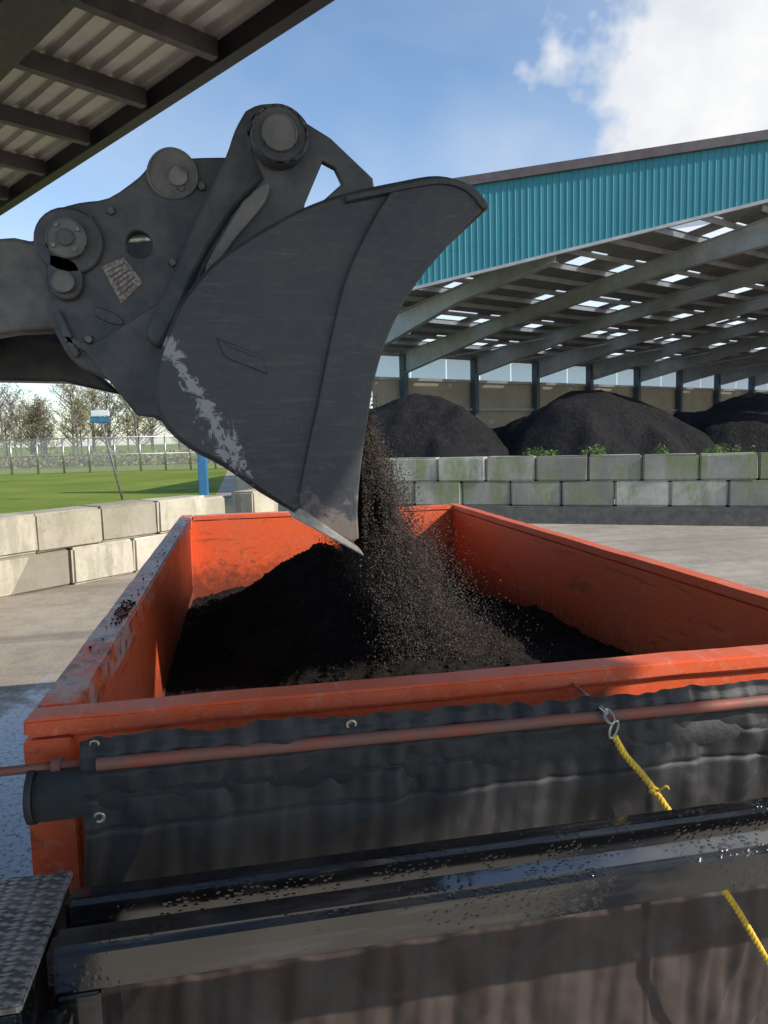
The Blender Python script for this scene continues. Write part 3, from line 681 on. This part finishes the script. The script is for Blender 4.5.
for i in range(6):
    t=.16+i*.13; a=Vector(dc[0]).lerp(Vector(dc[3]),t); b=Vector(dc[1]).lerp(Vector(dc[2]),t); p=a.lerp(b,.12)*f; q=a.lerp(b,.9-.2*(i%2))*f
    beam("decal_line",(p.x,3.4585,2.4+p.y),(q.x,3.4585,2.4+q.y),.002,.006,STEEL,ld)
plate("cast_logo",[Kc([(-.163,.170),(-.140,.160),(-.132,.148),(-.150,.150),(-.166,.160)],f)],3.46,.014,STEEL,ld,.004)
plate("edge_weld",[K([(-.085,.10),(-.078,.143),(-.055,.193),(-.027,.250),(.012,.305),(.007,.31),(-.034,.253),(-.062,.195),(-.086,.145),(-.092,.10)],f)],3.455,.03,STEEL2,ld,.005)
for a,b in(((-.20,.135),(-.10,.085)),((-.205,.165),(-.185,.11))): beam("cast_rib",(a[0]*f,3.45,2.4+a[1]*f),(b[0]*f,3.45,2.4+b[1]*f),.04,.03,STEEL,ld,.006)
for q,r in(((-.1898,.2461),.09),((-.0618,.3385),.08),((-.12,.12),.11)): cyl("cross_tube",(q[0]*f,3.5,2.4+q[1]*f),(q[0]*f,4.9,2.4+q[1]*f),r,STEEL,ld,28)
lev=[(.028,.412),(.048,.4215),(.083,.4215),(.1035,.3985),(.1085,.365),(.0895,.338),(.049,.326),(.017,.298),(-.017,.253),(-.0445,.206),(-.0605,.169),(-.078,.137),(-.091,.121),(-.105,.131),(-.100,.155),(-.0815,.190),(-.054,.248),(-.026,.305),(.001,.355),(.014,.388)]
f=3.35
for y in(3.35,4.75):
    plate("tilt_lever",[Kc(lev,f)],y,.10,STEEL,ld,.022)
    cyl("lever_boss",(.0681*f,y-.085,2.4+.3773*f),(.0681*f,y+.05,2.4+.3773*f),.040*f,STEEL,ld,36,bev=.014)
    cyl("lever_pin",(.0681*f,y-.10,2.4+.3773*f),(.0681*f,y-.07,2.4+.3773*f),.024*f,STEEL2,ld,28,bev=.006)
ear=[(.045,.415),(.083,.416),(.1356,.3869),(.1901,.339),(.195,.30),(.0925,.2558),(.0139,.2223),(-.031,.20),(-.02,.24),(.005,.285),(.049,.333),(.03,.38)]
f=3.25
win=K([(.1243,.3576),(.140,.350),(.149,.331),(.125,.310),(.0985,.2976),(.100,.305)],f)
for y in(3.25,4.65): plate("hinge_ear",[K(ear,f),win],y,.05,STEEL,ld,.010)
for y in (3.20,): plate("ear_rib",[Kc([(.02,.30),(.052,.325),(.048,.30),(.01,.255),(-.02,.215),(-.028,.222)],f)],y,.03,STEEL2,ld,.008)
cyl("boss_front",(.0681*3.25,3.15,2.4+.379*3.25),(.0681*3.25,3.27,2.4+.379*3.25),.036*3.25,STEEL,ld,36,bev=.012)
cyl("boss_front_cap",(.0681*3.25,3.13,2.4+.379*3.25),(.0681*3.25,3.16,2.4+.379*3.25),.022*3.25,STEEL2,ld,28,bev=.005)
for y in(3.42,4.2,4.95): plate("heel_bracket",[[(-.62,2.80),(-.28,3.02),(-.16,3.0),(-.20,2.70),(-.26,2.50),(-.42,2.52)]],y,.08,STEEL,ld,.01)
def arm(y,nm,top,bot):
    return plate(nm,[top+bot],y,.13,STEEL2 if y<4 else STEEL,ld,.02)
for y,nm in((3.70,"boom_arm"),(4.72,"boom_arm_far")):
    arm(y,nm,[(-4.9,2.35),(-3.2,2.95),(-2.3,3.2),(-1.17,3.30),(-.934,3.324),(-.76,3.29),(-.70,3.20)],[(-.72,3.02),(-.755,2.92),(-.963,2.909),(-1.25,2.86),(-2.2,2.72),(-3.0,2.45),(-4.8,1.75)])
beam("bucket_link",(-4.4,4.2,2.3),(-1.25,4.2,3.12),.22,.25,STEEL,ld,.02)
plate("lower_link",[[(-2.4,2.75),(-1.25,3.05),(-.93,2.97),(-.70,2.74),(-.64,2.68),(-.93,2.75),(-1.3,2.76),(-2.4,2.40)]],4.5,.2,STEEL,ld,.02)
cyl("tilt_cylinder",(-3.2,4.2,3.2),(-1.6,4.2,3.3),.09,STEEL,ld); cyl("tilt_rod",(-1.7,4.2,3.3),(-.22,4.2,3.50),.05,ZINC,ld)
box("front_frame",(-6.2,3.7,.75),(-4.2,4.75,2.1),STEEL,ld,.05); box("lift_tower",(-5.4,3.62,1.9),(-4.4,4.82,2.7),YEL,ld,.05)
box("cab",(-7.6,3.5,1.9),(-6.1,4.95,2.1),YEL,ld,.04); box("cab_glass",(-7.5,3.56,2.1),(-6.2,4.9,3.25),GLASS,ld,.05); box("cab_roof",(-7.65,3.45,3.25),(-6.05,5.0,3.4),YEL,ld,.05)
box("engine_hood",(-10.3,3.5,.95),(-7.65,4.95,2.3),YEL,ld,.12); box("counterweight",(-10.75,3.4,.8),(-10.3,5.05,1.8),STEEL,ld,.1)
for x in(-5.3,-9.0):
    for ya,yb in((2.95,3.45),(5.0,5.5)):
        cyl("wheel_tyre",(x,ya,.8),(x,yb,.8),.8,RUB,ld,40,bev=.09); cyl("wheel_hub",(x,ya-.01,.8),(x,yb+.01,.8),.40,YEL,ld,24)
    box("loader_axle",(x-.15,3.4,.65),(x+.15,5.05,.95),STEEL,ld,.03)

# ---------------------------------------------------------------- left background
fe=root("chain_link_fence"); fa=Vector((-50,60)); fb=Vector((-12.5,65)); fdv=fb-fa; n=18
for i in range(n+1):
    p=fa+fdv*i/n; q=W(p.x,p.y); cyl("post",q,q+ZZ*3.0,.07,ZINC,fe,8)
a=W(*fa);b=W(*fb); cyl("top_rail",a+ZZ*2.95,b+ZZ*2.95,.05,ZINC,fe,8); cyl("mid_rail",a+ZZ*1.5,b+ZZ*1.5,.03,ZINC,fe,8)
bm=bmesh.new(); quad(bm,[a+ZZ*.05,b+ZZ*.05,b+ZZ*2.95,a+ZZ*2.95]); bmobj("mesh",bm,FEN,fe)
sg=root("signpost"); p=W(-11.2,31.7); q=W(-11.95,31.7,3.55); cyl("pole",p,q,.05,STEEL2,sg,12,bev=0)
rx_=(W(1,0)).normalized()
bm=bmesh.new(); orient_box(bm,q-rx_*.42+ZZ*-.25,rx_,Vector((rx_.y,-rx_.x,0)),ZZ,.84,.06,.26); bmesh.ops.bevel(bm,geom=bm.edges[:],offset=.03,segments=2,affect='EDGES'); bmobj("blue_panel",bm,BLUEP,sg)
bm=bmesh.new(); orient_box(bm,q-rx_*.38+ZZ*.02,rx_,Vector((rx_.y,-rx_.x,0)),ZZ,.80,.07,.26); bmesh.ops.bevel(bm,geom=bm.edges[:],offset=.03,segments=2,affect='EDGES'); bmobj("white_panel",bm,WHITEP,sg)
bp=root("blue_post"); p=W(-5.75,23.0); bm=bmesh.new(); orient_box(bm,p,rx_,Vector((-rx_.y,rx_.x,0)),ZZ,.26,.26,2.1); bmesh.ops.bevel(bm,geom=bm.edges[:],offset=.02,segments=2,affect='EDGES'); bmobj("post",bm,BLUEP,bp)
V=[];F=[];MI=[]
def leafq(p,s,mi):
    a=Vector((random.gauss(0,1),random.gauss(0,1),random.gauss(0,1))).normalized(); b=a.orthogonal().normalized(); c2=a.cross(b); i=len(V)
    for x,y in((-1,-.5),(1,-.5),(.6,.7),(-.6,.7)): V.append(p+b*x*s+c2*y*s*.8)
    F.append((i,i+1,i+2,i+3)); MI.append(mi)
def limb(p,q,r0,r1):
    d=(q-p).normalized(); a=d.orthogonal().normalized(); b=d.cross(a); i=len(V)
    for pp,r in((p,r0),(q,r1)):
        for t in range(4): V.append(pp+(a*math.cos(t*1.57)+b*math.sin(t*1.57))*r)
    for t in range(4): F.append((i+t,i+(t+1)%4,i+4+(t+1)%4,i+4+t)); MI.append(2)
for i in range(66):
    x=-74+i*.96+random.uniform(-1.5,1.5); y=random.uniform(84,112); h=random.uniform(7.5,11.5)
    pxx=x/y
    if -.42<pxx<-.30: h=random.uniform(10.5,13)
    base=W(x,y); leafy=random.choice([0,0,1])
    top=base+Vector((random.uniform(-.6,.6),random.uniform(-.6,.6),h*.8)); limb(base,top,.18,.05)
    for b_ in range(26):
        t=random.uniform(.2,1); p=base.lerp(top,t); a=random.uniform(0,6.28); L=h*.36*(1.15-t*.6)*random.uniform(.5,1.1)
        q=p+Vector((math.cos(a)*L*.75,math.sin(a)*L*.75,L*random.uniform(.3,.9))); limb(p,q,.06,.02)
        for k2 in range(4):
            p3=p.lerp(q,random.uniform(.4,1)); q3=p3+Vector((random.gauss(0,.6),random.gauss(0,.6),random.uniform(.2,1.3))); limb(p3,q3,.03,.012)
            for m_ in range(9): leafq(p3.lerp(q3,random.random())+Vector((random.gauss(0,.3),random.gauss(0,.3),random.gauss(0,.3))),random.uniform(.05,.12),leafy)
for i in range(9000):
    x=random.uniform(-75,-12); y=random.uniform(80,84); hh=1.2+1.2*abs(noise.noise(Vector((x*.15,1,2)))); p=W(x,y,random.uniform(0,hh)); leafq(p,random.uniform(.08,.2),random.choice([0,1,1]))
me=bpy.data.meshes.new("distant_trees"); me.from_pydata(V,[],F)
for m_ in(LEAF,LEAF2,WOODB): me.materials.append(m_)
me.polygons.foreach_set('material_index',MI); mkobj("distant_trees",me,None)

# ---------------------------------------------------------------- light
S=Vector((.70,-.48,.56)).normalized()
sun=bpy.data.objects.new("sun",bpy.data.lights.new("sun",'SUN')); sc.collection.objects.link(sun)
sun.data.energy=5.0; sun.data.angle=math.radians(.5); sun.data.color=(1,.94,.85); sun.rotation_euler=S.to_track_quat('Z','Y').to_euler(); sun.location=(10,-10,20)
w=bpy.data.worlds.new("World"); sc.world=w; w.use_nodes=True; T=NT(w.node_tree); bg=w.node_tree.nodes['Background']
sk=T.n('ShaderNodeTexSky',sky_type='NISHITA'); sk.sun_disc=False; sk.sun_elevation=math.asin(S.z); sk.sun_rotation=math.atan2(S.x,S.y); sk.air_density=1.0; sk.dust_density=.5; sk.ozone_density=1.6
tc=T.n('ShaderNodeTexCoord').outputs['Generated']
def dot(v): 
    nd=T.n('ShaderNodeVectorMath',operation='DOT_PRODUCT'); T.l(tc,nd.inputs[0]); nd.inputs[1].default_value=v; return nd.outputs['Value']
nz=T.noise(tc,3.2,10,.6,(1,1,1.6),.2); nf=T.noise(tc,9,8,.6)
blob=T.math('MULTIPLY_ADD',T.math('SUBTRACT',dot((.625,.72,.305)),.955),18,0)
m1=T.ramp(T.math('ADD',blob,T.math('ADD',T.math('MULTIPLY',T.math('SUBTRACT',nz,.5),2.2),T.math('MULTIPLY',T.math('SUBTRACT',nf,.5),1.5))),.1,.48)
sx=T.n('ShaderNodeSeparateXYZ'); T.l(tc,sx.inputs[0]); Z_=sx.outputs[2]
low=T.math('MULTIPLY',T.ramp(Z_,.20,.06),T.ramp(T.noise(tc,5,8,.6,(1,1,4)),.44,.60))
wisp=T.math('MULTIPLY',T.ramp(T.noise(tc,1.6,8,.55,(1,1,2.2),.4),.48,.72),T.ramp(Z_,.62,.3))
wisp=T.math('MULTIPLY',wisp,.35)
mask=T.math('MAXIMUM',T.math('MAXIMUM',m1,T.math('MULTIPLY',low,.8)),wisp)
shade=T.ramp(T.noise(tc,6,8,.6),.3,.65)
cc=T.mix(shade,(4.7,5.0,5.5),(6.6,6.6,6.6))
skb=T.mix(1,sk.outputs[0],(1.25,1.34,1.38),'MULTIPLY')
T.l(T.mix(mask,skb,cc),bg.inputs[0]); bg.inputs[1].default_value=.15
